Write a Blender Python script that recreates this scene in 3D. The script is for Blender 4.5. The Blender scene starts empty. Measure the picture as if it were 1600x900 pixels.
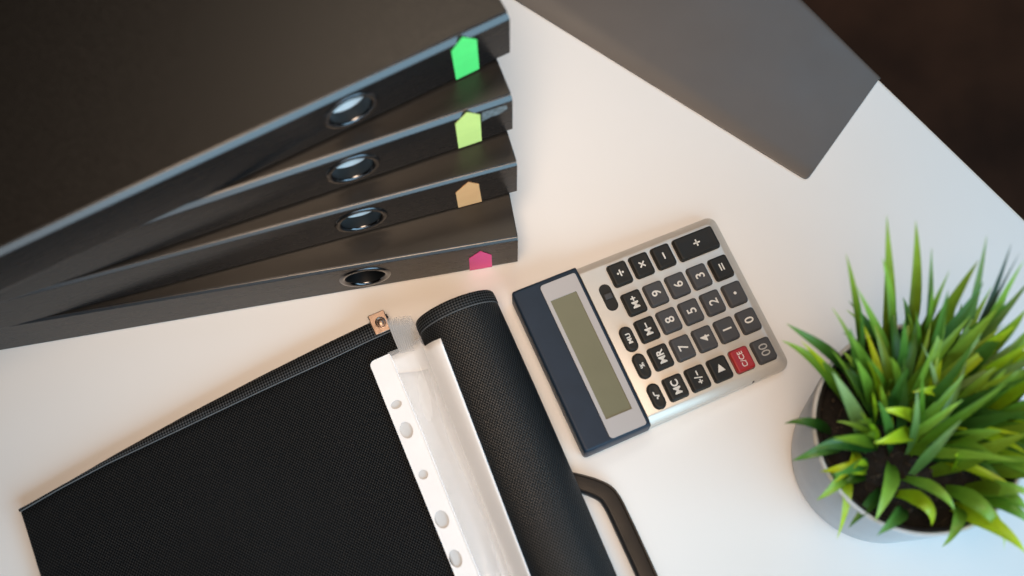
import bpy, bmesh, math, random
from mathutils import Vector, Matrix
random.seed(11)
MM = 0.001
scene = bpy.context.scene
COL = scene.collection

# ------------------------------------------------------------------ camera
PITCH = 0.3079
cam_data = bpy.data.cameras.new('camera')
cam = bpy.data.objects.new('camera', cam_data); COL.objects.link(cam)
cam.location = (0, 0, 0.8116)
cam.rotation_euler = (PITCH, 0, 0)
cam_data.sensor_width = 36; cam_data.lens = 2033.3*36/1600
cam_data.clip_start = 0.02; cam_data.clip_end = 50
cam_data.dof.use_dof = True
cam_data.dof.focus_distance = 0.845
cam_data.dof.aperture_fstop = 3.4
cam_data.dof.aperture_blades = 9
scene.camera = cam

# ------------------------------------------------------------------ room light
world = bpy.data.worlds.new('World'); scene.world = world; world.use_nodes = True
bg = world.node_tree.nodes['Background']
bg.inputs[0].default_value = (1.0, 0.70, 0.47, 1); bg.inputs[1].default_value = 0.02
def area_light(name, loc, target, size, size_y, power, col):
    d = bpy.data.lights.new(name, 'AREA'); d.shape = 'RECTANGLE'; d.size = size; d.size_y = size_y
    d.energy = power; d.color = col
    o = bpy.data.objects.new(name, d); COL.objects.link(o); o.location = loc
    o.rotation_euler = (Vector(target)-Vector(loc)).to_track_quat('-Z', 'Y').to_euler()
    return o
area_light('window_light', (0.92, -0.62, 0.66), (0.27, 0.15, 0), 1.5, 0.9, 22, (0.46, 0.77, 1.0))
area_light('far_window_light', (0.72, 1.05, 1.25), (0.1, 0.2, 0), 0.8, 0.6, 3.4, (0.30, 0.66, 1.0))
area_light('ceiling_light', (-0.08, 1.05, 1.75), (-0.08, 0.3, 0), 0.45, 0.4, 3.3, (1.0, 0.80, 0.60))
desk_lamp = area_light('room_lamp', (-0.04, 0.08, 0.95), (-0.06, 0.36, 0), 0.35, 0.35, 1.3, (1.0, 0.72, 0.50))
area_light('front_fill', (0.0, -0.75, 0.72), (-0.02, 0.28, 0.06), 0.5, 0.5, 2.0, (0.86, 0.94, 1.0))  # fill added to brighten the index tabs and pages, no real lamp
desk_lamp.data.spread = math.radians(70)
scene.view_settings.view_transform = 'Standard'; scene.view_settings.look = 'None'
scene.view_settings.exposure = 0; scene.view_settings.gamma = 1
scene.view_settings.use_curve_mapping = False
scene.render.engine = 'CYCLES'
scene.cycles.use_denoising = True
scene.cycles.max_bounces = 10; scene.cycles.transparent_max_bounces = 16

# ------------------------------------------------------------------ materials
class NT:
    def __init__(s, name):
        s.m = bpy.data.materials.new(name); s.m.use_nodes = True
        s.t = s.m.node_tree; s.b = s.t.nodes['Principled BSDF']
    def n(s, typ, **kw):
        x = s.t.nodes.new(typ)
        for k, v in kw.items(): setattr(x, k, v)
        return x
    def l(s, a, b): s.t.links.new(a, b)
    def math(s, op, a, b=None, c=None):
        x = s.n('ShaderNodeMath', operation=op)
        for i, v in enumerate((a, b, c)):
            if v is None: continue
            if isinstance(v, (int, float)): x.inputs[i].default_value = v
            else: s.l(v, x.inputs[i])
        return x.outputs[0]
    def noise(s, scale, detail=4, rough=0.6, coord='Object', stretch=None):
        tc = s.n('ShaderNodeTexCoord'); out = tc.outputs[coord]
        if stretch:
            mp = s.n('ShaderNodeMapping'); mp.inputs['Scale'].default_value = stretch; s.l(out, mp.inputs[0]); out = mp.outputs[0]
        x = s.n('ShaderNodeTexNoise'); x.inputs['Scale'].default_value = scale
        x.inputs['Detail'].default_value = detail; x.inputs['Roughness'].default_value = rough
        s.l(out, x.inputs['Vector']); return x.outputs['Fac']
    def ramp(s, fac, *stops):
        x = s.n('ShaderNodeValToRGB'); e = x.color_ramp.elements
        while len(e) < len(stops): e.new(0.5)
        for i, (p, c) in enumerate(stops):
            e[i].position = p; e[i].color = (*c, 1) if len(c) == 3 else c
        s.l(fac, x.inputs[0]); return x.outputs[0]
    def rng(s, fac, lo, hi, f0=0, f1=1):
        x = s.n('ShaderNodeMapRange'); x.inputs[1].default_value = f0; x.inputs[2].default_value = f1
        x.inputs[3].default_value = lo; x.inputs[4].default_value = hi; s.l(fac, x.inputs[0]); return x.outputs[0]
    def bump(s, h, strength, dist):
        x = s.n('ShaderNodeBump'); x.inputs['Strength'].default_value = strength; x.inputs['Distance'].default_value = dist
        s.l(h, x.inputs['Height']); s.l(x.outputs[0], s.b.inputs['Normal']); return x
def mat(name, col, rough=0.5, metal=0, spec=0.5, var=0.0, vscale=60, bump=0, bscale=400, bdist=0.0003, coat=0, rvar=0.0):
    t = NT(name); b = t.b
    b.inputs['Roughness'].default_value = rough; b.inputs['Metallic'].default_value = metal
    b.inputs['Specular IOR Level'].default_value = spec; b.inputs['Coat Weight'].default_value = coat
    b.inputs['Coat Roughness'].default_value = 0.15
    if var:
        f = t.noise(vscale)
        t.l(t.ramp(f, (0.25, tuple(c*(1-var) for c in col)), (0.75, tuple(min(1, c*(1+var)) for c in col))), b.inputs['Base Color'])
    else: b.inputs['Base Color'].default_value = (*col, 1)
    if rvar: t.l(t.rng(t.noise(vscale*0.7+7), rough-rvar, rough+rvar, 0.3, 0.7), b.inputs['Roughness'])
    if bump: t.bump(t.noise(bscale, 3), bump, bdist)
    return t.m

M = {}
M['desk'] = mat('white_laminate', (0.80, 0.79, 0.78), 0.42, var=0.012, vscale=9, bump=0.06, bscale=900, rvar=0.05)
M['desk_edge'] = mat('desk_edge_band', (0.72, 0.66, 0.58), 0.45)
M['floor'] = mat('dark_wood_floor', (0.055, 0.022, 0.011), 0.7, spec=0.2, var=0.6, vscale=5)
M['mat'] = mat('grey_desk_mat', (0.115, 0.098, 0.087), 0.36, spec=0.5, var=0.06, vscale=20, bump=0.12, bscale=1500, bdist=0.0002, rvar=0.04)
def plastic_cover():
    t = NT('black_binder_board'); b = t.b
    b.inputs['Base Color'].default_value = (0.006, 0.0050, 0.0042, 1)
    b.inputs['Specular IOR Level'].default_value = 0.62
    t.l(t.rng(t.noise(300, 3), 0.33, 0.38, 0.3, 0.7), b.inputs['Roughness'])
    t.bump(t.noise(1400, 2), 0.16, 0.0002)
    return t.m
M['cover'] = plastic_cover()
def plastic_spine():
    t = NT('black_spine_foil'); b = t.b
    b.inputs['Base Color'].default_value = (0.0060, 0.0066, 0.0075, 1)
    b.inputs['Specular IOR Level'].default_value = 0.16
    sc = t.noise(60, 6, 0.7, stretch=(0.25, 1, 1.2))
    t.l(t.rng(sc, 0.26, 0.29, 0.35, 0.7), b.inputs['Roughness'])
    t.bump(t.noise(500, 1), 0.03, 0.0002)
    return t.m
M['spine'] = plastic_spine()
M['fold'] = mat('glossy_fold_strip', (0.012, 0.0135, 0.016), 0.27, spec=0.8)
M['ring'] = mat('dark_chrome', (0.115, 0.12, 0.13), 0.2, metal=1, rvar=0.06, vscale=200)
M['ring_in'] = mat('black_ring_liner', (0.004, 0.005, 0.006), 0.45)
M['paper'] = mat('white_paper', (0.82, 0.82, 0.82), 0.8, var=0.04, vscale=300)
M['scuff'] = mat('torn_label_residue', (0.16, 0.19, 0.20), 0.6, var=0.75, vscale=420)
for nm, c in (('green', (0.12, 0.95, 0.22)), ('lime', (0.78, 0.98, 0.28)), ('orange', (1.0, 0.51, 0.22)), ('pink', (1.0, 0.07, 0.25))):
    M[nm] = mat('index_tab_'+nm, c, 0.55, var=0.05, vscale=90)

def fabric(name, ribbed=False, gloss=0.32, ro=0.42):
    t = NT(name); b = t.b
    uv = t.n('ShaderNodeUVMap', uv_map='uv'); sp = t.n('ShaderNodeSeparateXYZ'); t.l(uv.outputs[0], sp.inputs[0])
    u, v = sp.outputs[0], sp.outputs[1]
    if ribbed:
        a = t.math('COSINE', t.math('MULTIPLY', u, 2*math.pi/1.7)); c = t.math('COSINE', t.math('MULTIPLY', v, 2*math.pi/1.9))
        h = t.rng(t.math('ADD', t.math('MULTIPLY', a, 0.6), t.math('MULTIPLY', c, 0.5)), 0, 1, -1.0, 1.0)
    else:
        p = 2.0; q = 1.2
        k1 = t.math('MULTIPLY', u, 2*math.pi/p); k2 = t.math('MULTIPLY', v, math.pi/q)
        a = t.math('COSINE', t.math('ADD', t.math('MULTIPLY', k1, 0.5), k2))
        c = t.math('COSINE', t.math('SUBTRACT', t.math('MULTIPLY', k1, 0.5), k2))
        d = t.math('COSINE', k1)
        h = t.rng(t.math('MULTIPLY', t.math('COSINE', k1), t.math('COSINE', k2)), 0, 1, -0.8, 0.9)
    wear = t.noise(14, 5)
    mix = t.ramp(h, (0.30, (0.0016, 0.0019, 0.0022)), (0.85, (0.050, 0.055, 0.060) if ribbed else (0.0080, 0.0118, 0.0155)))
    mm = t.n('ShaderNodeMixRGB', blend_type='MULTIPLY'); mm.inputs[0].default_value = 1.0
    t.l(mix, mm.inputs[1]); t.l(t.ramp(wear, (0.25, (0.75, 0.75, 0.75)), (0.8, (1, 1, 1))), mm.inputs[2])
    t.l(mm.outputs[0], b.inputs['Base Color'])
    t.l(t.rng(h, 0.8, ro), b.inputs['Roughness'])
    t.l(t.rng(h, 0.02, gloss), b.inputs['Specular IOR Level'])
    t.bump(h, 0.6, 0.0005)
    return t.m
M['fabric'] = fabric('black_embossed_vinyl'); M['rib'] = fabric('black_ribbed_hem', True); M['fabric_roll'] = fabric('black_stretched_vinyl', False, 1.0, 0.36)
M['thread'] = mat('grey_seam', (0.11, 0.115, 0.12), 0.6)
M['copper'] = mat('brushed_copper', (0.30, 0.225, 0.185), 0.36, metal=1, var=0.15, vscale=300, rvar=0.1)
M['handle'] = mat('black_handle_plastic', (0.009, 0.007, 0.0065), 0.40, spec=0.25, bump=0.1, bscale=900, rvar=0.06)
def clear(name, tint, opac, rough):
    t = NT(name); b = t.b
    b.inputs['Base Color'].default_value = (*tint, 1); b.inputs['Roughness'].default_value = rough
    b.inputs['Specular IOR Level'].default_value = 0.6
    tr = t.n('ShaderNodeBsdfTransparent'); mx = t.n('ShaderNodeMixShader'); out = t.t.nodes['Material Output']
    mx.inputs[0].default_value = opac
    t.l(tr.outputs[0], mx.inputs[1]); t.l(b.outputs[0], mx.inputs[2]); t.l(mx.outputs[0], out.inputs[0])
    t.bump(t.noise(45, 2), 0.3, 0.0015)
    return t.m
M['clear'] = clear('crinkled_clear_plastic', (0.60, 0.62, 0.64), 0.38, 0.18)
M['pocket'] = clear('milky_pocket_plastic', (0.95, 0.96, 0.97), 0.24, 0.14)
M['strip'] = mat('white_punched_plastic', (0.90, 0.92, 0.95), 0.35, var=0.03, vscale=50, bump=0.08, bscale=150, bdist=0.001)
M['under'] = mat('hole_shade_grey', (0.62, 0.64, 0.66), 0.6, var=0.10, vscale=40)  # grey stands in for shade on the sheet below the punched holes
M['sheet'] = mat('paper_sheet', (0.92, 0.94, 0.97), 0.6, var=0.03, vscale=30)
M['silver'] = mat('silver_calculator_plastic', (0.66, 0.61, 0.545), 0.36, metal=0.3, var=0.03, vscale=70, bump=0.06, bscale=2500, bdist=0.0001, rvar=0.03)
M['navy'] = mat('navy_calculator_plastic', (0.015, 0.027, 0.046), 0.46, spec=0.25, var=0.12, vscale=60, bump=0.05, bscale=1800, bdist=0.0001)
M['bezel'] = mat('light_grey_bezel', (0.44, 0.42, 0.42), 0.35, rvar=0.03)
M['lcd'] = mat('olive_lcd', (0.175, 0.168, 0.105), 0.3, coat=0.35, var=0.08, vscale=25)
M['key_dark'] = mat('black_rubber_key', (0.018, 0.017, 0.015), 0.50, spec=0.28, rvar=0.05, bump=0.08, bscale=2200, bdist=0.0001)
M['key_grey'] = mat('grey_number_key', (0.062, 0.062, 0.066), 0.50, spec=0.28, rvar=0.05, bump=0.08, bscale=2200, bdist=0.0001)
M['key_red'] = mat('red_clear_key', (0.36, 0.014, 0.018), 0.40, rvar=0.04, bump=0.08, bscale=2200, bdist=0.0001)
M['print'] = mat('white_key_print', (0.72, 0.70, 0.66), 0.6)
M['print_dim'] = mat('grey_key_print', (0.44, 0.43, 0.41), 0.6)
M['pot'] = mat('matt_grey_ceramic', (0.56, 0.56, 0.57), 0.62, var=0.05, vscale=40, bump=0.1, bscale=500)
M['soil'] = mat('dark_potting_soil', (0.010, 0.0065, 0.0045), 0.95, var=0.7, vscale=220, bump=0.8, bscale=350, bdist=0.002)
M['moss'] = mat('dry_fibre', (0.045, 0.03, 0.018), 0.9, var=0.4, vscale=200)
def leaf_mat(name, base, tip):
    t = NT(name); b = t.b
    uv = t.n('ShaderNodeUVMap', uv_map='uv'); sp = t.n('ShaderNodeSeparateXYZ'); t.l(uv.outputs[0], sp.inputs[0])
    oi = t.n('ShaderNodeObjectInfo')
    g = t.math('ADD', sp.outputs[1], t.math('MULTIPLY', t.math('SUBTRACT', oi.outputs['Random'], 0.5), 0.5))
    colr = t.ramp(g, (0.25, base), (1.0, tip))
    # parallel veins, fine
    vein = t.math('COSINE', t.math('MULTIPLY', sp.outputs[0], 42.0))
    mm = t.n('ShaderNodeMixRGB', blend_type='MULTIPLY'); mm.inputs[0].default_value = 1
    t.l(colr, mm.inputs[1]); t.l(t.ramp(t.math('ADD', t.math('MULTIPLY', vein, 0.25), t.noise(120, 4)), (0.2, (0.72, 0.72, 0.72)), (0.9, (1.1, 1.1, 1.1))), mm.inputs[2])
    t.l(mm.outputs[0], b.inputs['Base Color'])
    b.inputs['Roughness'].default_value = 0.36; b.inputs['Specular IOR Level'].default_value = 0.5
    t.bump(vein, 0.12, 0.0003)
    tl = t.n('ShaderNodeBsdfTranslucent'); t.l(mm.outputs[0], tl.inputs[0])
    mx = t.n('ShaderNodeMixShader'); mx.inputs[0].default_value = 0.27
    t.l(b.outputs[0], mx.inputs[1]); t.l(tl.outputs[0], mx.inputs[2]); t.l(mx.outputs[0], t.t.nodes['Material Output'].inputs[0])
    return t.m
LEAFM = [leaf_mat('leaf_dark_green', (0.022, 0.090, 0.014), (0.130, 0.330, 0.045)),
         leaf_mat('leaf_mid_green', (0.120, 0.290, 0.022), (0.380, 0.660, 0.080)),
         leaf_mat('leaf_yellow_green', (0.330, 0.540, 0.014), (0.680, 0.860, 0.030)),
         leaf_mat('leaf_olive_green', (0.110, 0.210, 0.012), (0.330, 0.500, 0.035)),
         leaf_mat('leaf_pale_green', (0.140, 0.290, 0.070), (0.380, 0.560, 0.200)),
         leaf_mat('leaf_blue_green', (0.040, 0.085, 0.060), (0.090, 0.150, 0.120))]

# ------------------------------------------------------------------ helpers
def empty(name, label=None, cat=None, group=None, loc=(0, 0, 0)):
    o = bpy.data.objects.new(name, None); COL.objects.link(o); o.empty_display_size = 0.02
    o.location = tuple(c*MM for c in loc)
    if label: o['label'] = label
    if cat: o['category'] = cat
    if group: o['group'] = group
    return o
def link(name, me, material, parent=None, smooth=False, angle=None):
    o = bpy.data.objects.new(name, me); COL.objects.link(o)
    me.materials.clear(); me.materials.append(material)
    if parent: o.parent = parent
    if smooth:
        me.polygons.foreach_set('use_smooth', [True]*len(me.polygons))
        if angle:
            me.set_sharp_from_angle(angle=math.radians(angle))
    return o
def mesh(name, verts, faces, material, parent=None, smooth=False, angle=None, uvs=None):
    me = bpy.data.meshes.new(name)
    me.from_pydata([tuple(c*MM for c in v) for v in verts], [], faces); me.update()
    if uvs:
        l = me.uv_layers.new(name='uv')
        for lp in me.loops: l.data[lp.index].uv = uvs[lp.vertex_index]
    bm = bmesh.new(); bm.from_mesh(me); bmesh.ops.recalc_face_normals(bm, faces=bm.faces); bm.to_mesh(me); bm.free()
    return link(name, me, material, parent, smooth, angle)
def bevel(o, w, seg=2, angle=30):
    m = o.modifiers.new('bevel', 'BEVEL'); m.width = w*MM; m.segments = seg; m.limit_method = 'ANGLE'; m.angle_limit = math.radians(angle)
    m.harden_normals = False
    return o
def box(name, a, b, material, parent=None, bev=0, seg=2):
    x0, y0, z0 = a; x1, y1, z1 = b
    v = [(x0,y0,z0),(x1,y0,z0),(x1,y1,z0),(x0,y1,z0),(x0,y0,z1),(x1,y0,z1),(x1,y1,z1),(x0,y1,z1)]
    f = [(0,3,2,1),(4,5,6,7),(0,1,5,4),(1,2,6,5),(2,3,7,6),(3,0,4,7)]
    o = mesh(name, v, f, material, parent, smooth=bool(bev), angle=35)
    if bev: bevel(o, bev, seg)
    return o
def rrect(x0, y0, x1, y1, r, seg=5):
    rs = r if isinstance(r, (tuple, list)) else (r,)*4
    pts = []
    for (cx, cy, a0), rr in zip(((x0, y0, 180), (x1, y0, 270), (x1, y1, 0), (x0, y1, 90)), rs):
        ox = cx+(rr if cx == x0 else -rr); oy = cy+(rr if cy == y0 else -rr)
        for i in range(seg+1):
            a = math.radians(a0+90*i/seg); pts.append((ox+rr*math.cos(a), oy+rr*math.sin(a)))
    return pts
def loft(name, loops, material, parent=None, cap=(True, True), smooth=True, angle=35, uvs=None):
    n = len(loops[0]); v = [p for L in loops for p in L]; f = []
    for k in range(len(loops)-1):
        for i in range(n):
            j = (i+1) % n; f.append((k*n+i, k*n+j, (k+1)*n+j, (k+1)*n+i))
    if cap[0]: f.append(tuple(range(n-1, -1, -1)))
    if cap[1]: f.append(tuple((len(loops)-1)*n+i for i in range(n)))
    return mesh(name, v, f, material, parent, smooth, angle, uvs)
def curve_mesh(splines, extrude=0.0, offset=0.0):
    """2-D closed outlines (mm), even-odd filled, as a mesh"""
    c = bpy.data.curves.new('outline', 'CURVE'); c.dimensions = '2D'; c.fill_mode = 'BOTH' if extrude else 'FRONT'
    c.extrude = extrude*MM
    for pts in splines:
        s = c.splines.new('POLY'); s.points.add(len(pts)-1); s.use_cyclic_u = True
        for p, q in zip(s.points, pts): p.co = (q[0]*MM, q[1]*MM, 0, 1)
    o = bpy.data.objects.new('outline', c); COL.objects.link(o)
    dg = bpy.context.evaluated_depsgraph_get(); dg.update()
    me = bpy.data.meshes.new_from_object(o.evaluated_get(dg)); bpy.data.objects.remove(o); bpy.data.curves.remove(c)
    return me
_txt = {}
def text_mesh(s, size, bold):
    key = (s, size, bold)
    if key in _txt: return _txt[key]
    c = bpy.data.curves.new('glyphs', 'FONT'); c.body = s; c.size = size*MM; c.align_x = 'CENTER'; c.align_y = 'CENTER'
    c.offset = bold*MM; c.extrude = 0.08*MM; c.resolution_u = 4
    o = bpy.data.objects.new('glyphs', c); COL.objects.link(o)
    dg = bpy.context.evaluated_depsgraph_get(); dg.update()
    me = bpy.data.meshes.new_from_object(o.evaluated_get(dg)); bpy.data.objects.remove(o); bpy.data.curves.remove(c)
    # centre on the ink
    xs = [v.co.x for v in me.vertices]; ys = [v.co.y for v in me.vertices]
    d = Vector((-(min(xs)+max(xs))/2, -(min(ys)+max(ys))/2, 0)); me.transform(Matrix.Translation(d))
    _txt[key] = me; return me

# ------------------------------------------------------------------ the desk, its back edge, the floor
E1 = Vector((252.4, 408.6)); ED = Vector((0.6487, -0.7611)); EN = Vector((-0.7611, -0.6487))
def dk(a, b, z): p = E1+ED*a+EN*b; return (p.x, p.y, z)
def desk():
    loops = []
    prof = [(1.2, -26), (0, -24.8), (0, -1.2), (0.35, -0.35), (1.2, 0)]
    for ins, z in prof:
        loops.append([dk(-950+ins, ins, z), dk(750-ins, ins, z), dk(750-ins, 950-ins, z), dk(-950+ins, 950-ins, z)])
    o = loft('desk_top', loops, M['desk'], None, smooth=False); o['kind'] = 'structure'
    e = mesh('edge_band', [dk(-949, -0.7, -24), dk(749, -0.7, -24), dk(749, -0.7, -1.0), dk(-949, -0.7, -1.0), dk(-949, 0.4, -24), dk(749, 0.4, -24), dk(749, 0.4, -1.0), dk(-949, 0.4, -1.0)],
             [(0,1,2,3), (4,7,6,5), (0,4,5,1), (3,2,6,7), (0,3,7,4), (1,5,6,2)], M['desk_edge'], o)
    return o
desk()
fl = mesh('floor', [(-4000,-4000,-740),(4000,-4000,-740),(4000,4000,-740),(-4000,4000,-740)], [(0,1,2,3)], M['floor']); fl['kind'] = 'structure'

# ------------------------------------------------------------------ grey mat lying over the back edge of the desk
def desk_mat():
    c0 = Vector((198.0, 333.4))                                   # the corner in view
    ld = Vector((-0.8195, 0.5731)); rd = Vector((0.588, 0.809))   # along its front side, along its right side
    # station along front side -> where the run across it meets the desk edge
    T = 1.8; cols = []; R = 2.4
    ts = [0.0, 0.6, 1.6, 3.2, 6, 20, 50, 90, 130, 170, 210, 250, 280]
    for t in ts:
        p = c0+ld*t
        if t < 3.2: p = p+rd*(3.2-math.sqrt(max(0, 3.2**2-(3.2-t)**2)))   # rounded corner
        den = rd.x*EN.x+rd.y*EN.y
        dist = ((E1-p).x*EN.x+(E1-p).y*EN.y)/den
        q = p+rd*dist                                              # on the desk edge
        bulge = 0.2+t*0.026
        col = []
        for k in range(9): a = p+rd*(dist*k/8*0.985); col.append((a.x, a.y, T))
        out = -EN
        for k in range(1, 7):
            an = math.pi/2*k/6; a = q+out*(R+bulge)*math.sin(an); col.append((a.x, a.y, T-(R+bulge)*(1-math.cos(an))))
        for k in range(1, 4): a = q+out*(R+bulge); col.append((a.x, a.y, T-R-bulge-25*k))
        cols.append(col)
    n = len(cols[0]); v = [p for c in cols for p in c]; f = []
    for i in range(len(cols)-1):
        for j in range(n-1): f.append((i*n+j, (i+1)*n+j, (i+1)*n+j+1, i*n+j+1))
    o = mesh('desk_mat', v, f, M['mat'], None, smooth=True, angle=40)
    me = o.data
    if sum((p.normal.z*p.area) for p in me.polygons) < 0: me.flip_normals()
    s = o.modifiers.new('solid', 'SOLIDIFY'); s.thickness = 1.6*MM; s.offset = -1
    bevel(o, 0.4, 2)
    o['label'] = 'plain dark grey mat lying over the back edge of the white desk'; o['category'] = 'desk mat'
desk_mat()

# ------------------------------------------------------------------ four lever arch binders, fanned in a stack
BT, BP = 44.3, 44.6         # thickness, stacking pitch
def make_binder(k, x, y, ph, label, tabcol, tabpts, tablabel, papers):
    root = empty('binder', label, 'binder', 'fanned stack of black binders', (x, y, (3-k)*BP+0.15))
    root.rotation_euler = (0, 0, ph+math.pi)      # local +x runs along the spine to the far end, local -y... (see sgn)
    L, D, T, hx = 352, 286, BT, 99.3; c = (3.5, 3.1, 2.0, 1.8)[k]
    S = -1                                        # depth runs to local -y after the half turn
    def bx(name, a, b, m, bev=0.5):
        (x0, y0, z0), (x1, y1, z1) = a, b
        return box(name, (x0, min(S*y0, S*y1), z0), (x1, max(S*y0, S*y1), z1), m, root, bev)
    bx('back_cover', (0, c+0.25, 0), (L, D, 2.3), M['cover'])
    bx('front_cover', (0, c+0.25, T-2.3), (L, D, T), M['cover'])
    # spine: folded sheet with a round finger hole
    R = 13.6; a = T/2-c; verts = []; faces = []
    def V(p): verts.append(p); return len(verts)-1
    def quad(y0, z0, y1, z1):
        n = 1
        i = [V((0.3, S*y0, z0)), V((L-0.3, S*y0, z0)), V((L-0.3, S*y1, z1)), V((0.3, S*y1, z1))]; faces.append(tuple(i))
    prof = [(c, 0), (c*0.80, c*0.05), (c*0.05, c*0.80), (0, c)]
    for (p, q) in zip(prof, prof[1:]): quad(*p, *q); quad(p[0], T-p[1], q[0], T-q[1])
    z0, z1 = c, T-c
    for xa, xb in ((0.3, hx-a), (hx+a, L-0.3)):
        faces.append((V((xa, 0, z0)), V((xb, 0, z0)), V((xb, 0, z1)), V((xa, 0, z1))))
    N = 40; inn = []; outr = []
    for i in range(N):
        an = 2*math.pi*(i+0.5)/N; cx, sz = math.cos(an), math.sin(an); s = a/max(abs(cx), abs(sz))
        inn.append(V((hx+R*cx, 0, T/2+R*sz))); outr.append(V((hx+s*cx, 0, T/2+s*sz)))
    for i in range(N):
        j = (i+1) % N; faces.append((inn[i], inn[j], outr[j], outr[i]))
    for q in range(4):     # square corners
        an = math.pi/4+q*math.pi/2; cxy = V((hx+a*(1 if math.cos(an) > 0 else -1), 0, T/2+a*(1 if math.sin(an) > 0 else -1)))
        i = int((an/(2*math.pi))*N-0.5) ; faces.append((outr[i], outr[(i+1) % N], cxy))
    me = bpy.data.meshes.new('spine'); me.from_pydata([tuple(q*MM for q in p) for p in verts], [], faces)
    bm = bmesh.new(); bm.from_mesh(me); bmesh.ops.remove_doubles(bm, verts=bm.verts, dist=1e-6)
    bm.normal_update()
    for fc in list(bm.faces):
        ct = fc.calc_center_median()/MM
        if fc.normal.dot(Vector((0, ct.y-S*20, ct.z-T/2))) < 0: fc.normal_flip()
    bm.to_mesh(me); bm.free()
    sp = link('spine', me, M['spine'], root); me.materials.append(M['fold'])
    for pf in me.polygons:
        if abs(pf.normal.z) > 0.2: pf.material_index = 1
    s = sp.modifiers.new('solid', 'SOLIDIFY'); s.thickness = 1.9*MM; s.offset = -1
    # finger ring: rolled metal flange + black sleeve
    def lathe(name, prof, m, par):
        n = 48; loops = []
        for (r, dy) in prof:
            loops.append([(hx+r*math.cos(2*math.pi*i/n), S*dy, T/2+r*math.sin(2*math.pi*i/n)) for i in range(n)])
        return loft(name, loops, m, par, cap=(False, False), smooth=True, angle=60)
    ring = lathe('finger_ring', [(16.7, 0.05), (16.5, -0.35), (15.9, -0.7), (14.6, -0.85), (13.4, -0.6), (12.8, 0.0), (12.6, 0.8)], M['ring'], root)
    lathe('ring_sleeve', [(12.62, 0.7), (12.6, 7.8)], M['ring_in'], ring)
    # sheets of paper clamped behind the spine
    if papers: bx('paper_block', (9, 7.9, 3.2), (340, 226, T-3.4), M['paper'], 0)
    else: bx('inner_lining', (2, 7.9, 3.2), (350, 9.5, T-3.4), M['cover'], 0)
    # sticky index tab on the spine
    pts = tabpts
    ty = 0.35
    v = [(p[0], -S*ty, max(0.7, p[1])) for p in pts]+[(p[0], -S*(ty-0.22), max(0.7, p[1])) for p in pts]; n = len(pts)
    f = [tuple(range(n)), tuple(range(2*n-1, n-1, -1))]+[(i, (i+1) % n, n+(i+1) % n, n+i) for i in range(n)]
    tb = mesh('index_tab', v, f, M[tabcol], root); tb['label'] = tablabel
    return root
TABS = [[(36.7,36.5),(29.6,46.5),(21.0,37),(20.4,1.5),(35.3,1.2)], [(35.6,37),(28.2,47),(20.3,38),(20.2,1.5),(35.0,1.6)],
        [(39.4,26.5),(31.1,38),(24.7,30.5),(23.4,0.8),(38.8,0.8)], [(32.0,24.6),(24.5,35),(17.4,24),(17.4,0.8),(32.3,0.8)]]
BIND = [(-0.9, 357.3, 0.4817), (0.6, 329.7, 0.3552), (3.4, 307.7, 0.2795), (4.0, 275.9, 0.1789)]
b1 = make_binder(0, *BIND[0], 'black binder with green index tab, top of the fanned stack', 'green', TABS[0], 'neon green pointed index tab', True)
b2 = make_binder(1, *BIND[1], 'black binder with yellow-green index tab, second from the top of the stack', 'lime', TABS[1], 'pale yellow-green pointed index tab', True)
b3 = make_binder(2, *BIND[2], 'black binder with orange index tab, third from the top of the stack', 'orange', TABS[2], 'light orange pointed index tab', True)
b4 = make_binder(3, *BIND[3], 'black binder with pink index tab, lowest of the stack on the desk', 'pink', TABS[3], 'hot pink pointed index tab', False)
# torn label residue beside the second binder's tab
pts = [(19.0, 39.8), (4.2, 38.6), (3.4, 33.5), (9, 29.4), (13.5, 29.9), (19.4, 27.6)]
me_o = mesh('label_residue', [(p[0], 0.12, p[1]) for p in pts]+[(p[0], 0.02, p[1]) for p in pts],
            [tuple(range(6)), tuple(range(11, 5, -1))]+[(i, (i+1) % 6, 6+(i+1) % 6, 6+i) for i in range(6)], M['scuff'], b2)
me_o['label'] = 'greyish scuffed residue of a peeled label'

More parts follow.
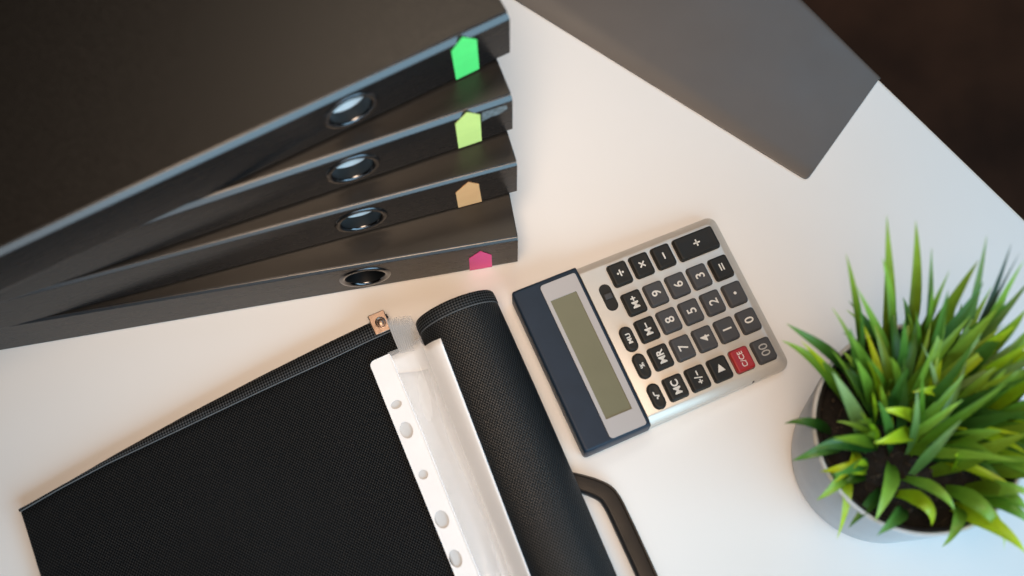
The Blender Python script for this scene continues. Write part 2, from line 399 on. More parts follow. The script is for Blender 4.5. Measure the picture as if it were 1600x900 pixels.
# ------------------------------------------------------------------ black portfolio, open, its cover rolled back
FU = Vector((0.92048, 0.39078)); FV = Vector((0.39078, -0.92048)); FC = Vector((-36.6, 237.8))
def fp(u, v, z): p = FC+FU*u+FV*v; return (p.x, p.y, z)
def portfolio():
    root = empty('portfolio', 'black textured portfolio lying open with its cover rolled back and a carry handle', 'portfolio')
    def lerp(tab, u):
        for (a, b), (c, d) in zip(tab, tab[1:]):
            if u <= c: return b+(d-b)*(u-a)/(c-a)
        return tab[-1][1]
    OUT = [(-295, 9.5), (-267, 6.0), (-229, 0.4), (-182, -5.5), (-127, -10.8), (-82, -14.2), (-54, -15.8), (-39, -17.2)]
    SEAM = [(-295, 12.8), (-267, 8.8), (-235, 5.6), (-185, 3.0), (-131, 0.0), (-87, -1.8), (-57, -3.5), (-39, -4.0)]
    us = [-293.5+i*(253.0/60) for i in range(61)]
    topz = lambda u: 8.0+6.0*(u+293.5)/253.0
    LEN = 305
    # the flat panel
    rows = [lambda u: lerp(SEAM, u)+0.15, lambda u: lerp(SEAM, u)+1.2, lambda u: lerp(SEAM, u)+6]+[(lambda u, k=k: 30+k*27.5) for k in range(0, 11)]
    verts, faces, uvs = [], [], []
    for r, fn in enumerate(rows):
        for u in us:
            v = fn(u); z = topz(u)+(-0.35 if r == 0 else 0.0 if r > 1 else 0.12)+0.5*math.sin(u*0.031)*math.sin(v*0.024)
            verts.append(fp(u+(0 if v < 20 else 0.0), v, z)); uvs.append((u, v))
    n = len(us)
    for r in range(len(rows)-1):
        for i in range(n-1): faces.append((r*n+i, r*n+i+1, (r+1)*n+i+1, (r+1)*n+i))
    # skirt down to the desk
    per = [i for i in range(n)]+[r*n+n-1 for r in range(1, len(rows))]+[(len(rows)-1)*n+i for i in range(n-2, -1, -1)]+[r*n for r in range(len(rows)-2, 0, -1)]
    base = len(verts)
    for i in per: x, y, z = verts[i]; verts.append((x, y, 0.4)); uvs.append((uvs[i][0], uvs[i][1]+z))
    m = len(per)
    for i in range(m): j = (i+1) % m; faces.append((per[i], per[j], base+j, base+i))
    pan = mesh('cover_panel', verts, faces, M['fabric'], root, True, 45, uvs)
    # hem band along its far edge, rounded over
    verts, faces, uvs = [], [], []
    K = 8
    for u in us:
        a, b = lerp(OUT, u), lerp(SEAM, u); w = b-a; zt = topz(u)
        prof = [(b, zt-0.5)]+[(b-0.8, zt+0.45)]+[(b-w*0.5, zt+0.5), (a+min(4, w*.6), zt-0.1), (a+min(1.6, w*.3), zt-1.5), (a+0.3, zt-3.6), (a, zt-5.5), (a+0.4, 0.4)]
        s = 0
        for q, (v, z) in enumerate(prof):
            if q: s += math.hypot(v-prof[q-1][0], z-prof[q-1][1])
            verts.append(fp(u-(0.9 if u < -290 else 0), v, z)); uvs.append((u, s))
    for i in range(n-1):
        for q in range(K-1): faces.append((i*K+q, i*K+q+1, (i+1)*K+q+1, (i+1)*K+q))
    faces.append(tuple(range(K))); faces.append(tuple((n-1)*K+q for q in range(K)))
    mesh('hem_band', verts, faces, M['rib'], root, True, 50, uvs)
    # stitched seam between them
    loops = []
    for u in us: 
        v = lerp(SEAM, u); z = topz(u)+0.1
        loops.append([fp(u, v+0.42*math.cos(t), z+0.25+0.42*math.sin(t)) for t in (0, 1.57, 3.14, 4.71)])
    loft('seam', loops, M['thread'], root)
    # rolled cover
    HW, HH, ZC = 26.4, 21.2, 22.4
    def rp(a, grow=0): return ((HW+grow)*math.cos(a)*(1 if math.cos(a) > 0 else 1.0), ZC+(HH+grow)*math.sin(a))
    angs = [math.radians(200-i*(320/72)) for i in range(73)]
    def rollpart(name, vs, grow, material, thick):
        verts, faces, uvs = [], [], []
        for (v, g) in vs:
            s = 0; prev = None
            for a in angs:
                u, z = rp(a, grow+g)
                if prev: s += math.hypot(u-prev[0], z-prev[1])
                prev = (u, z)
                wob = 0.5*math.sin(v*0.02)*math.cos(a)
                verts.append(fp(u+wob, v, max(0.5, z))); uvs.append((v, s) if material is M['rib'] else (s, v))
        nn = len(angs)
        for i in range(len(vs)-1):
            for j in range(nn-1): faces.append((i*nn+j, i*nn+j+1, (i+1)*nn+j+1, (i+1)*nn+j))
        o = mesh(name, verts, faces, material, root, True, 45, uvs)
        # outward normals
        me = o.data; c = [0]
        p = me.polygons[len(me.polygons)//3]; 
        ctr = Vector(fp(0, 40, ZC))*MM; d = p.center-ctr; d -= Vector((FV.x, FV.y, 0))*d.dot(Vector((FV.x, FV.y, 0)))
        if p.normal.dot(d) < 0: me.flip_normals()
        sm = o.modifiers.new('solid', 'SOLIDIFY'); sm.thickness = thick*MM; sm.offset = -1
        return o
    rollpart('rolled_cover', [(8.7, -0.5), (9.1, -0.05)]+[(9.8+i*(LEN-9.8)/24, 0) for i in range(25)], 0, M['fabric_roll'], 2.0)
    rollpart('roll_hem', [(-0.1, -1.3), (0.2, -0.5), (1.0, 0.05), (4.5, 0.25), (7.8, 0.2), (8.35, -0.15), (8.6, -0.6)], 0.15, M['rib'], 1.6)
    # seam on the roll
    loops = []
    for a in angs:
        u, z = rp(a, -0.05); loops.append([fp(u+0.25*math.cos(a)*math.sin(t), 8.65+0.28*math.cos(t), max(0.6, z+0.25*math.sin(a)*math.sin(t)+0.05)) for t in (0, 1.57, 3.14, 4.71)])
    loft('seam', loops, M['thread'], root)
    # sheets: white pages and punched clear pockets climbing the flank of the roll
    PROF = [(-64, 14.9), (-56, 15.7), (-49, 16.6), (-40, 18.3), (-34, 20.6), (-30, 24.0), (-27, 28.8), (-24.5, 33.0), (-22, 36.4), (-19.5, 38.6), (-16, 40.6)]
    zs = lambda u: lerp(PROF, u)
    def sheet(name, ul, ur, vt, dz, material, thick, par=root, nu=18, nv=26, wave=0.0, ripple=0.0):
        verts, faces, uvs = [], [], []
        for j in range(nv+1):
            for i in range(nu+1):
                q = i/nu; 
                v0 = vt(q); v = v0+(LEN-6-v0)*(j/nv)**1.25
                a, b = ul(v), ur(v); u = a+(b-a)*q
                z = zs(u)+dz+wave*math.sin(v*0.05+u*0.1)*math.sin(q*math.pi)+ripple*math.sin(u*1.3+v*0.02)*math.exp(-((v-v0)/40)**2)
                verts.append(fp(u, v, z)); uvs.append((u, v))
        for j in range(nv):
            for i in range(nu): k = j*(nu+1)+i; faces.append((k, k+1, k+nu+2, k+nu+1))
        o = mesh(name, verts, faces, material, par, True, 60, uvs)
        if sum(p.normal.z for p in o.data.polygons) < 0: o.data.flip_normals()
        s = o.modifiers.new('solid', 'SOLIDIFY'); s.thickness = thick*MM; s.offset = -1
        return o
    ur0 = lambda v: -16.6-(v-20)*0.037
    sheet('paper_sheet', lambda v: -61.2, ur0, lambda q: 12.5 if q < 0.74 else 17.8+(q-0.74)*9, 0.3, M['sheet'], 0.5, nu=30)
    sheet('hole_shade_layer', lambda v: -61.6, lambda v: -49.5, lambda q: 12.2, 0.75, M['under'], 0.2, nu=8)  # layer below the holes, their shade painted in as its grey
    pk = sheet('pocket', lambda v: -49.6+0.0006*(v-30)*0, lambda v: -29.2-(v-64)*0.026, lambda q: 9.5+q*1.6, 1.0, M['pocket'], 0.25, wave=0.55, nu=14)
    sheet('pocket', lambda v: -50.0, lambda v: -33.0-(v-64)*0.03+1.5*math.sin(v*0.06), lambda q: 24+q*7, 1.75, M['pocket'], 0.2, wave=0.7, nu=14)
    # punched strip
    outl = [(u, v) for u, v in rrect(-62.6, 10.6, -48.6, LEN-8, (3.4, 0.4, 0.4, 3.4))]
    holes = []
    for hu, hv, ru, rv in ((-56.6, 42.7, 3.5, 2.7), (-56.8, 60.2, 4.0, 5.4), (-57.4, 89.9, 3.0, 3.0), (-57.2, 119.6, 4.2, 5.7), (-58.4, 144.5, 3.7, 5.6),
                           (-57.6, 172, 3.0, 3.0), (-57.6, 204, 4.0, 5.4)):
        holes.append([(hu+ru*math.cos(t*math.pi/12), hv+rv*math.sin(t*math.pi/12)) for t in range(24)])
    me = curve_mesh([outl]+holes, 0.14)
    for v in me.vertices:
        u, vv, z = v.co.x/MM, v.co.y/MM, v.co.z/MM
        x, y, zz = fp(u, vv, 0); v.co = Vector((x, y, 16.75+(u+62.6)*0.112+z))*MM
    me.flip_normals()
    link('punched_strip', me, M['strip'], root)
    # welded line beside the strip
    loops = []
    for i in range(40):
        v = 12+i*7.2; u = -49.0+0.3*math.sin(v*0.03)
        loops.append([fp(u+0.7*math.cos(t), v, zs(u)+1.5+0.55*math.sin(t)) for t in (0, 0.8, 1.57, 2.4, 3.14, 4.71)])
    loft('pocket_weld', loops, M['strip'], root)
    # crinkled clear ends of the pockets
    for q in range(5):
        verts, faces = [], []; nu, nv = 64, 10
        for j in range(nv+1):
            for i in range(nu+1):
                a, b = i/nu, j/nv
                u = -42.5+a*(15.5-q*0.9); v = -12.5+a*5.2+q*1.5+b*(24.5-q*1.2-a*1.5)
                z = 15.2+q*1.0+a*3.2+0.16*math.sin(a*58+b*5+q*1.3)+0.35*math.sin(b*7+q)
                verts.append(fp(u, v, z))
        for j in range(nv):
            for i in range(nu): k = j*(nu+1)+i; faces.append((k, k+1, k+nu+2, k+nu+1))
        mesh('pocket_end', verts, faces, M['clear'], root, True)
    # copper clip
    cl = empty('corner_clip'); cl.parent = root
    x, y, z = fp(-46.9, -11.7, 14.2); cl.location = (x*MM, y*MM, z*MM); cl.rotation_euler = (math.radians(4), 0, math.atan2(FU.y, FU.x)+0.02)
    box('clip_plate', (-5.5, -6.9, 0), (5.5, 6.9, 1.3), M['copper'], cl, 0.45)
    box('clip_fold', (-5.5, 5.9, -7), (5.5, 7.0, 0.8), M['copper'], cl, 0.4)
    n = 28
    def lo(r, z): return [(0.6+r*1.0*math.cos(2*math.pi*i/n), -0.4+r*1.15*math.sin(2*math.pi*i/n), z) for i in range(n)]
    loft('clip_rivet', [lo(3.5, 1.25), lo(3.45, 1.7), lo(3.0, 1.85), lo(2.5, 1.3), lo(2.2, 1.3), lo(1.6, 1.75), lo(0.6, 1.9)], M['copper'], cl)
    # carry handle
    path = [(14, 118), (29.2, 129.7), (36.8, 136.2), (42.2, 142.8), (43.9, 150), (44.3, 158), (44.6, 175), (44.8, 198), (44.8, 236), (43.5, 248), (38, 258), (29, 267), (14, 278)]
    fine = []
    for i in range(len(path)-1):
        p0, p1, p2, p3 = path[max(0, i-1)], path[i], path[i+1], path[min(len(path)-1, i+2)]
        for k in range(6):
            t = k/6
            fine.append(tuple(0.5*((2*p1[d])+(-p0[d]+p2[d])*t+(2*p0[d]-5*p1[d]+4*p2[d]-p3[d])*t*t+(-p0[d]+3*p1[d]-3*p2[d]+p3[d])*t**3) for d in (0, 1)))
    fine.append(path[-1]); loops = []
    for i, p in enumerate(fine):
        a, b = fine[max(0, i-1)], fine[min(len(fine)-1, i+1)]; tx, ty = b[0]-a[0], b[1]-a[1]; l = math.hypot(tx, ty); nx, ny = ty/l, -tx/l
        w = 5.2+0.9*min(1, i/18) if i < 36 else 5.2+0.9*min(1, (len(fine)-1-i)/18)
        pr = [(-1, 1.0), (-1.02, 4.5), (-0.96, 6.6), (-0.86, 7.3), (-0.76, 7.2), (-0.68, 6.3), (0, 6.5), (0.68, 6.3), (0.76, 7.2), (0.86, 7.3), (0.96, 6.6), (1.02, 4.5), (1, 1.0), (0.8, 0.4), (-0.8, 0.4)]
        loops.append([fp(p[0]+nx*w*o, p[1]+ny*w*o, z) for o, z in pr])
    loft('carry_handle', loops, M['handle'], root, angle=50)
portfolio()

# ------------------------------------------------------------------ calculator
def calculator():
    root = empty('calculator', 'silver desk calculator with navy display end and dark keys beside the portfolio', 'calculator', None, (-0.5, 248.1, 0))
    PH = 0.4143; root.rotation_euler = (0, 0, PH)
    # local x = length from the display end, local y = -width
    zt = lambda s: 22-12*s/145
    def lp(s0, s1, w0, w1, r, dz, frac=None):
        pts = rrect(s0, -w1, s1, -w0, r)
        return [(x, y, (zt(x)+dz) if frac is None else frac) for x, y in pts]
    L, W = 145.5, 112.2
    r = (0.3, 5, 5, 0.3)
    deck = loft('key_deck', [lp(45.6, L-1.6, 1.2, W-1.2, r, 0, 0.6), lp(45.6, L, 0, W, (0.3, 6, 6, 0.3), 0, 3.0), lp(45.6, L-0.2, 0.2, W-0.2, (0.3, 6, 6, 0.3), -4.2),
                        lp(45.6, L-1.2, 0.9, W-0.9, (0.3, 6, 6, 0.3), -3.2), lp(45.6, L-5.2, 4.6, W-4.6, (0.3, 4, 4, 0.3), -0.35), lp(45.6, L-6.2, 5.6, W-5.6, (0.3, 3.5, 3.5, 0.3), 0)], M['silver'], root, angle=28)
    h = loft('display_housing', [lp(0.8, 45.3, 0.6, W-0.6, (2, 0.5, 0.5, 2), 0, 0.6), lp(0, 45.4, -0.4, W+0.4, (2.5, 0.8, 0.8, 2.5), 0, 3), lp(-0.2, 45.4, -0.4, W+0.4, (2.5, 0.8, 0.8, 2.5), -1.6),
                             lp(0.3, 45.1, 0.1, W-0.1, (2.2, 0.8, 0.8, 2.2), -0.4), lp(1.2, 44.6, 0.9, W-0.9, (1.8, 0.8, 0.8, 1.8), 0.25), lp(2.2, 44.0, 1.8, W-1.8, (1.2, 0.5, 0.5, 1.2), 0.3)], M['navy'], root, angle=40)
    def plate(name, outl, holes, dz, th, material, par):
        me = curve_mesh([outl]+holes, th/2)
        for v in me.vertices: v.co.z += (zt(v.co.x/MM)+dz+th/2)*MM
        return link(name, me, material, par)
    bz = plate('display_bezel', rrect(18.1, -111.0, 43.0, -3.4, (2.4, 1.6, 1.6, 2.4)), [rrect(20.6, -98.7, 38.6, -15.1, 0.3, 2)], 0.3, 0.9, M['bezel'], h)
    plate('display_screen', rrect(20.4, -98.9, 38.8, -14.9, 0.3, 2), [], 0.32, 0.15, M['lcd'], bz)
    # keys
    rows = {'a': 15.3, 'b': 36.5, 'c': 55.9, 'd': 75.6, 'e': 97.0}
    def keymesh(lx, ly, rad, hgt):
        ls = []
        for ins, z in ((0, 0), (0.05, hgt*0.55), (0.45, hgt*0.9), (1.1, hgt), (2.2, hgt-0.12), (4.2, hgt-0.3)):
            rr = max(0.25, rad-ins*0.8)
            ls.append([(x, y, z) for x, y in rrect(-lx/2+ins, -ly/2+ins, lx/2-ins, ly/2-ins, rr)])
        n = len(ls[0]); v = [p for l in ls for p in l]; f = []
        for k in range(len(ls)-1):
            for i in range(n): j = (i+1) % n; f.append((k*n+i, k*n+j, (k+1)*n+j, (k+1)*n+i))
        f.append(tuple((len(ls)-1)*n+i for i in range(n)))
        me = bpy.data.meshes.new('key'); me.from_pydata([tuple(c*MM for c in p) for p in v], [], f); me.update()
        me.polygons.foreach_set('use_smooth', [True]*len(me.polygons)); me.set_sharp_from_angle(angle=math.radians(50))
        return me
    kbig = keymesh(12.9, 15.4, 1.9, 3.3); kplus = keymesh(28.8, 15.6, 1.9, 3.3); kpill = keymesh(8.2, 17.0, 4.05, 2.4)
    made = {}
    # dark well behind each key
    def well(s, w, lx, ly, rad, par):
        plate_o = rrect(-lx/2-0.35, -ly/2-0.35, lx/2+0.35, ly/2+0.35, rad+0.3)
        me = bpy.data.meshes.new('key_well'); n = len(plate_o)
        me.from_pydata([(x*MM, y*MM, 0.06*MM) for x, y in plate_o], [], [tuple(range(n))]); me.update()
        return link('key_well', me, M['key_dark'], par)
    tilt = math.atan2(12, 145)
    def key(s, row, kind, m, glyph, size=7.0, bold=0.1, pm='print', glyphs=None):
        w = rows[row] if isinstance(row, str) else row
        base, lx, ly, rad, hg = {'big': (kbig, 12.9, 15.4, 1.9, 3.0), 'plus': (kplus, 28.8, 15.6, 1.9, 3.0), 'pill': (kpill, 8.2, 17.0, 4.05, 2.1)}[kind]
        ck = (kind, m)
        if ck not in made: made[ck] = base.copy()
        o = link('key', made[ck], M[m], root)
        o.location = (s*MM, -w*MM, zt(s)*MM); o.rotation_euler = (0, tilt, 0)
        well(s, w, lx, ly, rad, o)
        if glyph is not None: me = text_mesh(glyph, size, bold).copy()
        else: me = curve_mesh_multi(glyphs)
        g = link('key_legend', me, M[pm], o); g.location = (0, 0, (hg+0.06)*MM); g.rotation_euler = (0, 0, math.pi/2)
        return o
    def curve_mesh_multi(polys):
        vs, fs = [], []
        for p in polys:
            b = len(vs); n = len(p)
            vs += [(x*MM, y*MM, 0.10*MM) for x, y in p]+[(x*MM, y*MM, -0.1*MM) for x, y in p]
            fs.append(tuple(b+i for i in range(n))); fs += [(b+i, b+n+i, b+n+(i+1) % n, b+(i+1) % n) for i in range(n)]
        me = bpy.data.meshes.new('legend'); me.from_pydata(vs, [], fs); me.update(); return me
    def bar(x0, y0, x1, y1, t):
        l = math.hypot(x1-x0, y1-y0); nx, ny = -(y1-y0)/l*t/2, (x1-x0)/l*t/2
        return [(x0+nx, y0+ny), (x0-nx, y0-ny), (x1-nx, y1-ny), (x1+nx, y1+ny)]
    def dot(x, y, r): return [(x+r*math.cos(i*math.pi/8), y+r*math.sin(i*math.pi/8)) for i in range(16)]
    def ps(*lines, t=0.9):
        out = []
        for k in range(len(lines)-1): out.append(bar(*lines[k], *lines[k+1], t))
        return out
    C = [69.5, 85.1, 100.8, 116.5, 132.3]
    key(C[0], 'a', 'big', 'key_dark', None, glyphs=[bar(-2.3, 0, 2.3, 0, 0.95), dot(0, 1.7, 0.72), dot(0, -1.7, 0.72)])
    key(C[1], 'a', 'big', 'key_dark', None, glyphs=[bar(-1.8, -1.8, 1.8, 1.8, 0.95), bar(-1.8, 1.8, 1.8, -1.8, 0.95)])
    key(C[2], 'a', 'big', 'key_dark', None, glyphs=[bar(-2.3, 0, 2.3, 0, 0.95)])
    key(124.6, 'a', 'plus', 'key_dark', None, glyphs=[bar(-2.3, 0, 2.3, 0, 0.95), bar(0, -2.3, 0, 2.3, 0.95)])
    key(C[0], 'b', 'big', 'key_dark', 'M+', 6.4, 0.16); key(C[0], 'c', 'big', 'key_dark', 'M\u2212', 6.4, 0.16)
    key(C[0], 'd', 'big', 'key_dark', 'MR', 6.6, 0.16); key(C[0], 'e', 'big', 'key_dark', 'MC', 6.6, 0.16)
    for s, tri in ((1, '987'), (2, '654'), (3, '321')):
        for r_, ch in zip('bcd', tri): key(C[s], r_, 'big', 'key_grey', ch, 8.6, 0.10)
    key(C[4], 'b', 'big', 'key_dark', None, glyphs=[bar(-2.4, 0.95, 2.4, 0.95, 0.85), bar(-2.4, -0.95, 2.4, -0.95, 0.85)])
    key(C[4], 'c', 'big', 'key_grey', None, glyphs=[dot(0, 0, 1.0)])
    key(C[4], 'd', 'big', 'key_grey', '0', 8.6, 0.10)
    key(C[4], 'e', 'big', 'key_grey', '00', 8.6, 0.0, 'print_dim')
    key(C[1], 'e', 'big', 'key_dark', None, glyphs=[bar(-4.4, -0.3, -1.4, -0.3, 0.8), bar(-2.9, -1.8, -2.9, 1.2, 0.8), bar(-0.8, -2.6, 0.6, 2.6, 0.7), bar(1.3, -0.3, 4.5, -0.3, 0.8)])
    key(C[2], 'e', 'big', 'key_dark', None, glyphs=[[(2.9, 0), (-2.2, 2.6), (-2.2, -2.6)]])
    key(C[3], 'e', 'big', 'key_red', 'C/CE', 5.0, 0.05)
    key(56.0, 'c' if False else 57.0, 'pill', 'key_dark', 'MU', 4.8, 0.14)
    key(56.0, 76.2, 'pill', 'key_dark', '%', 5.4, 0.10)
    key(56.0, 97.4, 'pill', 'key_dark', None, glyphs=ps((-2.2, 0.1), (-1.4, 0.5), (-0.4, -1.5), (0.6, 1.3), (3.0, 1.3), t=0.75))
    # slide switch in its slot
    sw = empty('power_switch'); sw.parent = root; sw.location = (56.2*MM, -26.8*MM, zt(56.2)*MM); sw.rotation_euler = (0, tilt, 0)
    o = rrect(-4.0, -9.4, 4.0, 9.4, 3.95)
    loft('switch_slot', [[(x, y, 0.0) for x, y in o], [(x*0.97, y*0.98, 0.35) for x, y in o], [(x*0.9, y*0.95, 0.3) for x, y in o], [(x*0.86, y*0.93, 0.12) for x, y in o]], M['key_dark'], sw)
    box('switch_knob', (-2.6, -1.2, 0.1), (2.6, 2.6, 1.5), M['key_grey'], sw, 0.5)
    # latch mark on the lower side of the case
    box('case_notch', (117.8, -112.35, 5.0), (119.0, -111.2, 8.6), M['key_grey'], root, 0.2)
calculator()

# ------------------------------------------------------------------ potted plant
LEAVES=[(216,190,198,245,168,8.5,4.0,3),(228,192,213,242,168,8.5,4.0,3),(203,184,177,226,160,7.0,6.0,3),(237,191,221,228,165,6.0,4.0,4),(220,191,196,224,160,8.5,5.0,1),(217,175,184,211,150,8.5,8.0,1),(232,192,231,217,160,6.0,4.0,3),(230,178,245,221,165,10.0,5.0,3),(257,182,248,232,172,6.0,4.0,4),(257,182,261,228,170,5.0,5.0,5),(257,182,267,225,165,4.0,5.0,5),(256,183,269,221,165,8.0,5.0,1),(225,169,252,214,150,11.0,6.0,0),(194,175,150,197,128,8.0,14.0,0),(192,163,148,189,122,10.0,12.0,1),(189,166,158,188,125,5.0,8.0,2),(198,166,172,182,132,7.0,10.0,1),(206,166,179,187,145,8.0,10.0,1),(233,183,214,198,150,6.5,4.0,1),(238,191,223,209,155,6.5,4.0,1),(195,178,182,194,120,3.0,25.0,0),(246,169,267,192,140,11.0,8.0,0),(242,174,260,201,148,9.0,8.0,1),(259,180,273,199,150,10.0,8.0,3),(261,171,277,180,140,10.0,8.0,2),(215,166,213,172,128,6.0,10.0,0),(209,164,205,167,124,6.0,12.0,1),(249,163,218,161,118,8.0,16.0,2),(182,146,152,148,96,8.0,14.0,0),(190,140,156,128,92,10.0,16.0,0),(207,139,164,131,110,12.0,14.0,0),(200,124,170,121,97,9.0,22.0,2),(230,152,198,150,122,8.0,16.0,2),(229,144,195,133,118,10.0,12.0,2),(224,121,236,141,140,6.5,4.0,4),(189,123,168,106,92,8.0,14.0,1),(187,125,182,87,74,6.0,22.0,2),(193,135,176,114,100,6.0,22.0,2),(207,114,185,91,90,8.0,10.0,0),(214,129,196,93,104,11.0,16.0,1),(219,103,198,86,98,9.0,10.0,0),(216,111,230,92,92,9.0,24.0,2),(219,120,238,98,108,10.0,18.0,1),(242,114,265,88,95,10.0,24.0,1),(250,105,236,81,88,8.0,16.0,1),(247,104,274,75,108,12.0,14.0,2),(255,109,269,79,90,5.0,18.0,2),(259,114,279,98,105,10.0,18.0,1),(252,148,274,124,128,8.0,12.0,2),(238,141,261,124,118,10.0,16.0,1),(246,158,267,160,138,12.0,10.0,0),(233,140,275,147,134,11.0,8.0,0),(235,123,275,136,130,11.0,8.0,3),(254,114,278,108,112,10.0,14.0,1),(202,135,170,167,140,11.0,8.0,4),(214,133,194,152,136,9.0,8.0,0),(206,158,180,172,150,9.0,6.0,1),(239,135,262,138,125,10.0,10.0,1),(231,131,258,127,118,9.0,12.0,0),(196,123,183,115,92,9.0,10.0,0),(209,150,209,168,142,8.0,6.0,0),(245,123,238,126,118,8.0,10.0,2),(258,111,282,91,98,9.0,16.0,1),(252,113,273,105,104,9.0,16.0,3),(258,152,277,171,151,4.7,8.7,1),(218,156,224,205,121,8.2,7.9,0),(251,173,267,179,124,5.2,6.2,1),(245,129,300,121,122,5.1,13.4,1),(269,138,319,111,104,4.9,4.7,1),(213,165,186,186,123,5.0,6.6,0),(253,138,308,111,115,5.9,12.4,2),(246,152,261,172,130,8.5,13.4,3),(248,143,305,137,103,5.5,11.0,0),(219,169,221,208,112,7.4,14.0,1),(226,134,217,154,124,5.8,6.5,3),(240,188,243,207,130,6.1,5.7,3),(252,179,268,191,144,8.1,13.8,2),(264,137,307,113,111,8.3,5.1,4),(262,137,317,123,101,5.5,11.8,4),(207,140,165,129,150,7.9,7.5,3),(208,150,182,176,118,5.0,5.9,0),(267,134,311,144,143,8.6,9.5,1),(255,164,277,173,149,8.0,8.2,4),(217,158,199,173,148,8.7,10.1,3),(204,140,185,133,143,6.5,8.8,3),(198,173,186,205,145,5.6,6.5,0),(253,170,274,187,134,8.0,4.1,4),(208,138,182,145,143,7.5,6.9,2),(267,150,323,149,124,7.1,8.8,3),(228,149,252,189,139,5.6,5.7,4),(264,158,311,157,97,8.5,7.3,3),(272,140,291,143,126,5.2,10.5,0),(222,140,258,158,109,6.8,11.4,1),(242,147,265,170,134,8.4,5.4,1),(249,175,278,216,150,7.1,6.6,4),(265,167,289,181,130,5.9,12.4,1),(248,150,313,120,124,7.7,4.0,2),(215,187,185,210,128,5.1,10.5,0),(225,164,230,199,125,4.3,13.2,3),(224,156,275,197,132,7.8,7.2,2),(231,153,272,136,126,5.9,7.1,2),(221,155,268,196,131,5.2,4.4,3),(268,155,287,170,148,7.5,6.4,2),(254,163,285,197,139,7.8,4.5,3),(262,163,298,191,128,6.1,11.7,4),(231,161,287,140,133,5.6,5.3,0),(206,147,176,136,159,4.5,11.7,3),(239,166,252,213,114,7.7,9.6,0),(260,176,276,221,125,8.6,4.2,4),(205,158,184,174,120,8.0,11.3,0),(225,180,217,203,128,6.2,8.3,3),(215,164,183,172,157,7.0,8.0,1),(242,163,267,185,119,7.7,6.8,1),(240,181,270,206,142,7.9,4.2,0),(227,153,240,179,160,6.1,13.7,0),(269,135,333,135,132,7.0,6.1,4),(241,155,291,173,141,8.7,10.7,3),(217,156,248,199,137,8.3,6.1,1),(240,142,302,137,122,7.1,10.4,4),(222,180,188,210,111,4.7,9.6,1),(205,156,173,203,138,4.6,13.5,1),(247,137,317,124,123,4.7,5.9,1),(248,163,287,185,146,6.2,7.2,1),(237,153,268,168,138,7.6,4.8,3),(230,148,276,165,142,8.5,11.1,0),(251,167,275,181,154,6.0,6.9,2),(250,164,258,195,119,5.2,13.9,1),(222,136,267,121,129,6.7,7.9,1),(250,161,262,178,123,5.9,4.2,1),(230,142,216,168,147,6.4,4.2,1),(198,170,179,189,148,7.2,10.4,0),(235,174,231,208,155,6.2,13.0,0),(267,146,287,158,129,6.1,13.7,3),(234,174,259,216,127,7.3,5.2,1),(229,134,281,106,104,7.2,11.5,2),(261,138,291,110,120,8.5,4.3,1),(233,134,249,178,120,5.6,13.0,4),(241,154,276,171,130,6.9,13.7,1),(244,143,270,111,103,5.3,10.7,0),(267,148,323,145,120,7.8,4.6,4),(215,151,197,200,129,6.9,9.9,3),(253,144,322,102,108,6.3,11.4,4),(218,137,213,178,128,6.3,4.6,0),(210,138,176,145,117,4.9,13.7,1),(250,150,311,130,129,6.9,12.8,1),(201,128,170,115,121,7.4,10.1,0),(256,151,316,153,115,6.9,9.4,0),(208,160,190,174,136,5.7,10.6,2),(211,150,196,161,136,5.1,4.9,3),(264,145,323,137,113,5.1,13.2,1),(246,160,302,189,138,7.1,10.4,0),(223,133,216,159,133,5.0,11.8,4),(222,158,226,183,140,4.5,7.0,1),(242,150,222,185,130,4.5,8.2,4),(259,169,316,175,121,8.7,9.4,3),(247,162,301,204,125,8.3,13.8,1),(203,170,177,174,136,6.6,5.4,0),(225,133,256,158,159,6.2,6.3,1),(235,158,263,217,132,7.4,5.1,1),(220,140,246,170,124,7.8,6.9,1),(251,138,300,145,137,8.1,10.8,3),(262,149,303,162,135,6.3,7.7,1),(241,188,237,211,133,7.2,7.8,1),(229,158,278,181,127,4.6,9.6,4),(235,155,236,187,121,6.2,12.0,2),(225,158,235,203,137,7.0,10.0,1),(269,151,300,184,112,5.8,5.0,3),(242,134,272,101,96,5.1,12.7,3),(204,163,182,184,118,7.7,10.9,1),(228,183,216,213,125,8.1,7.7,0),(259,124,318,118,112,8.7,11.2,3),(216,145,192,202,121,6.6,8.7,2),(219,173,208,193,149,6.6,12.8,0),(218,140,243,155,126,6.2,13.9,1),(220,157,211,213,118,8.6,11.0,0),(236,154,298,121,120,8.5,5.1,0),(258,170,271,208,109,7.1,6.8,1),(257,153,304,140,118,6.5,12.5,2),(254,174,275,218,126,5.0,8.1,3),(248,165,283,176,122,7.4,12.8,4),(243,149,294,132,109,8.1,4.1,1),(205,146,192,157,135,7.8,6.2,2)]
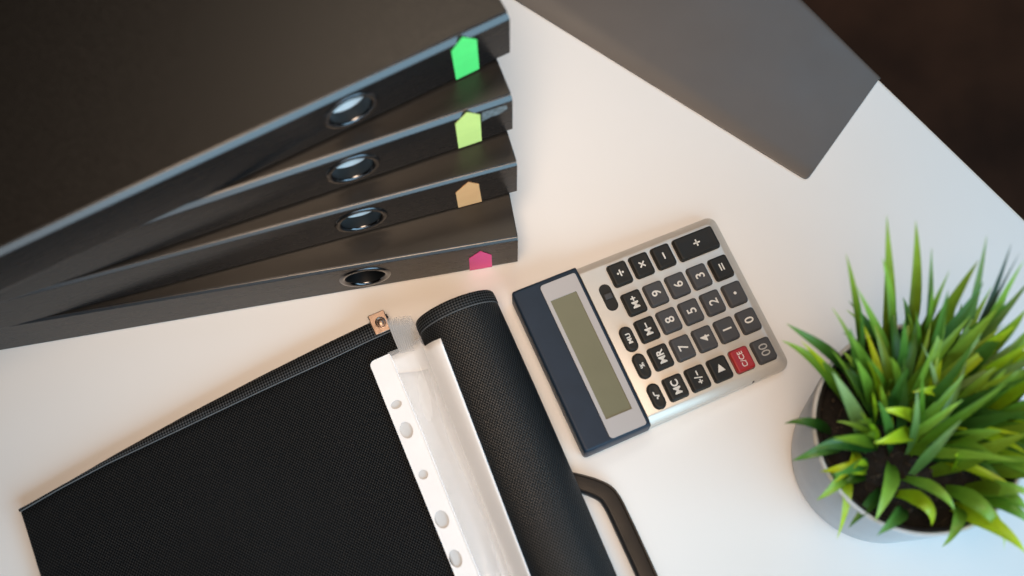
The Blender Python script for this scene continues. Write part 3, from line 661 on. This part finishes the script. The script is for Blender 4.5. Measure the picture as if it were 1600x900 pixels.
def plant():
    cx, cy = 228.4, 146.2
    root = empty('potted_plant', 'small grassy green plant in a round grey pot beside the calculator', 'potted plant', None, (cx, cy, 0))
    prof = [(48, 0.3), (52.5, 1.2), (53.6, 4), (56.5, 40), (60.2, 90), (60.6, 94), (60.2, 94.8), (58.8, 95.0), (58.2, 94.5), (58.0, 86), (58.0, 78)]
    n = 96
    loft('pot', [[(r*math.cos(2*math.pi*i/n), r*math.sin(2*math.pi*i/n), z) for i in range(n)] for r, z in prof], M['pot'], root, cap=(True, False), angle=50)
    lin = [(57.85, 93.2), (57.6, 93.9), (56.3, 93.9), (55.6, 92.5), (54.8, 78)]
    loft('inner_pot', [[(r*math.cos(2*math.pi*i/n), r*math.sin(2*math.pi*i/n), z) for i in range(n)] for r, z in lin], M['handle'], root, cap=(False, False), angle=50)
    # soil: lumpy disc
    verts = [(0, 0, 84)]; faces = []; rings = 16; m = 64
    for k in range(1, rings+1):
        for i in range(m):
            a = 2*math.pi*i/m; r = 55.0*k/rings
            z = 82.5+2.2*math.sin(r*0.35+a*3)*math.cos(a*5+r*0.2)+random.uniform(-1.1, 1.1)-(r/57)**4*4
            verts.append((r*math.cos(a), r*math.sin(a), z))
    for i in range(m): faces.append((0, 1+i, 1+(i+1) % m))
    for k in range(rings-1):
        for i in range(m): a, b = 1+k*m+i, 1+k*m+(i+1) % m; faces.append((a, a+m, b+m, b))
    mesh('soil', verts, faces, M['soil'], root, True)
    # fibres and crumbs lying on the soil: too many and too small to tell apart
    bm = bmesh.new()
    for q in range(260):
        a = random.uniform(0, 6.28); r = 55*math.sqrt(random.random()); x, y = r*math.cos(a), r*math.sin(a)
        s = random.uniform(0.5, 1.9)
        mat4 = Matrix.Translation(Vector((x, y, 83.5+random.uniform(-1, 1.5)))*MM) @ Matrix.Rotation(random.uniform(0, 6), 4, 'Z') @ Matrix.Rotation(random.uniform(-.5, .5), 4, 'X')
        if q % 2: mat4 = mat4 @ Matrix.Diagonal((s*3.2*MM, 0.35*MM, 0.35*MM, 1))
        else: mat4 = mat4 @ Matrix.Diagonal((s*MM, s*0.8*MM, s*0.6*MM, 1))
        bmesh.ops.create_icosphere(bm, subdivisions=1, radius=1, matrix=mat4)
    me = bpy.data.meshes.new('soil_fibre'); bm.to_mesh(me); bm.free()
    o = link('soil_fibre', me, M['moss'], root, True); o['kind'] = 'stuff'
    rnd = random.Random(3)
    for (bx, by, tx, ty, tz, w, arch, ci) in LEAVES:
        B = Vector((bx-cx, by-cy, 80)); T = Vector((tx-cx, ty-cy, tz))
        flat = Vector((T.x-B.x, T.y-B.y, 0)); L = (T-B).length
        side = Vector((0, 0, 1)).cross(flat.normalized() if flat.length > 1 else Vector((1, 0, 0)))
        # two control points: leave the soil steeply, then arch over towards the tip
        c1 = B.lerp(T, 0.33)+Vector((0, 0, arch*1.15))-flat*0.05
        c2 = B.lerp(T, 0.70)+Vector((0, 0, arch*0.95))
        c1 += side*rnd.uniform(-2.5, 2.5); c2 += side*rnd.uniform(-2.5, 2.5)
        N = 12; verts, faces, uvs = [], [], []
        tw0 = rnd.uniform(-0.5, 0.5); tw1 = rnd.uniform(-0.7, 0.7); fold = rnd.uniform(0.10, 0.24)
        for i in range(N+1):
            t = i/N; q = 1-t
            P = B*q**3+c1*3*q*q*t+c2*3*q*t*t+T*t**3
            d = ((c1-B)*3*q*q+(c2-c1)*6*q*t+(T-c2)*3*t*t).normalized()
            sd = side-d*side.dot(d); sd = sd.normalized() if sd.length > 0.1 else side
            up = d.cross(sd).normalized()
            if up.z < 0: up = -up
            an = tw0+(tw1-tw0)*t; s2 = sd*math.cos(an)+up*math.sin(an); u2 = up*math.cos(an)-sd*math.sin(an)
            hw = 0.47*w*(0.50+0.50*min(1, t/0.32))*(1-max(0, (t-0.32)/0.68)**1.35)*1.0+0.08
            for k in (-1, -0.5, 0, 0.5, 1):
                verts.append(tuple(P+s2*hw*k+u2*(abs(k)*fold*hw*2))); uvs.append(((k+1)/2, t))
        for i in range(N):
            for k in range(4): a = i*5+k; faces.append((a, a+1, a+6, a+5))
        me = bpy.data.meshes.new('leaf'); me.from_pydata([tuple(c*MM for c in p) for p in verts], [], faces); me.update()
        lay = me.uv_layers.new(name='uv')
        for lp in me.loops: lay.data[lp.index].uv = uvs[lp.vertex_index]
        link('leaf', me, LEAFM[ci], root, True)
plant()
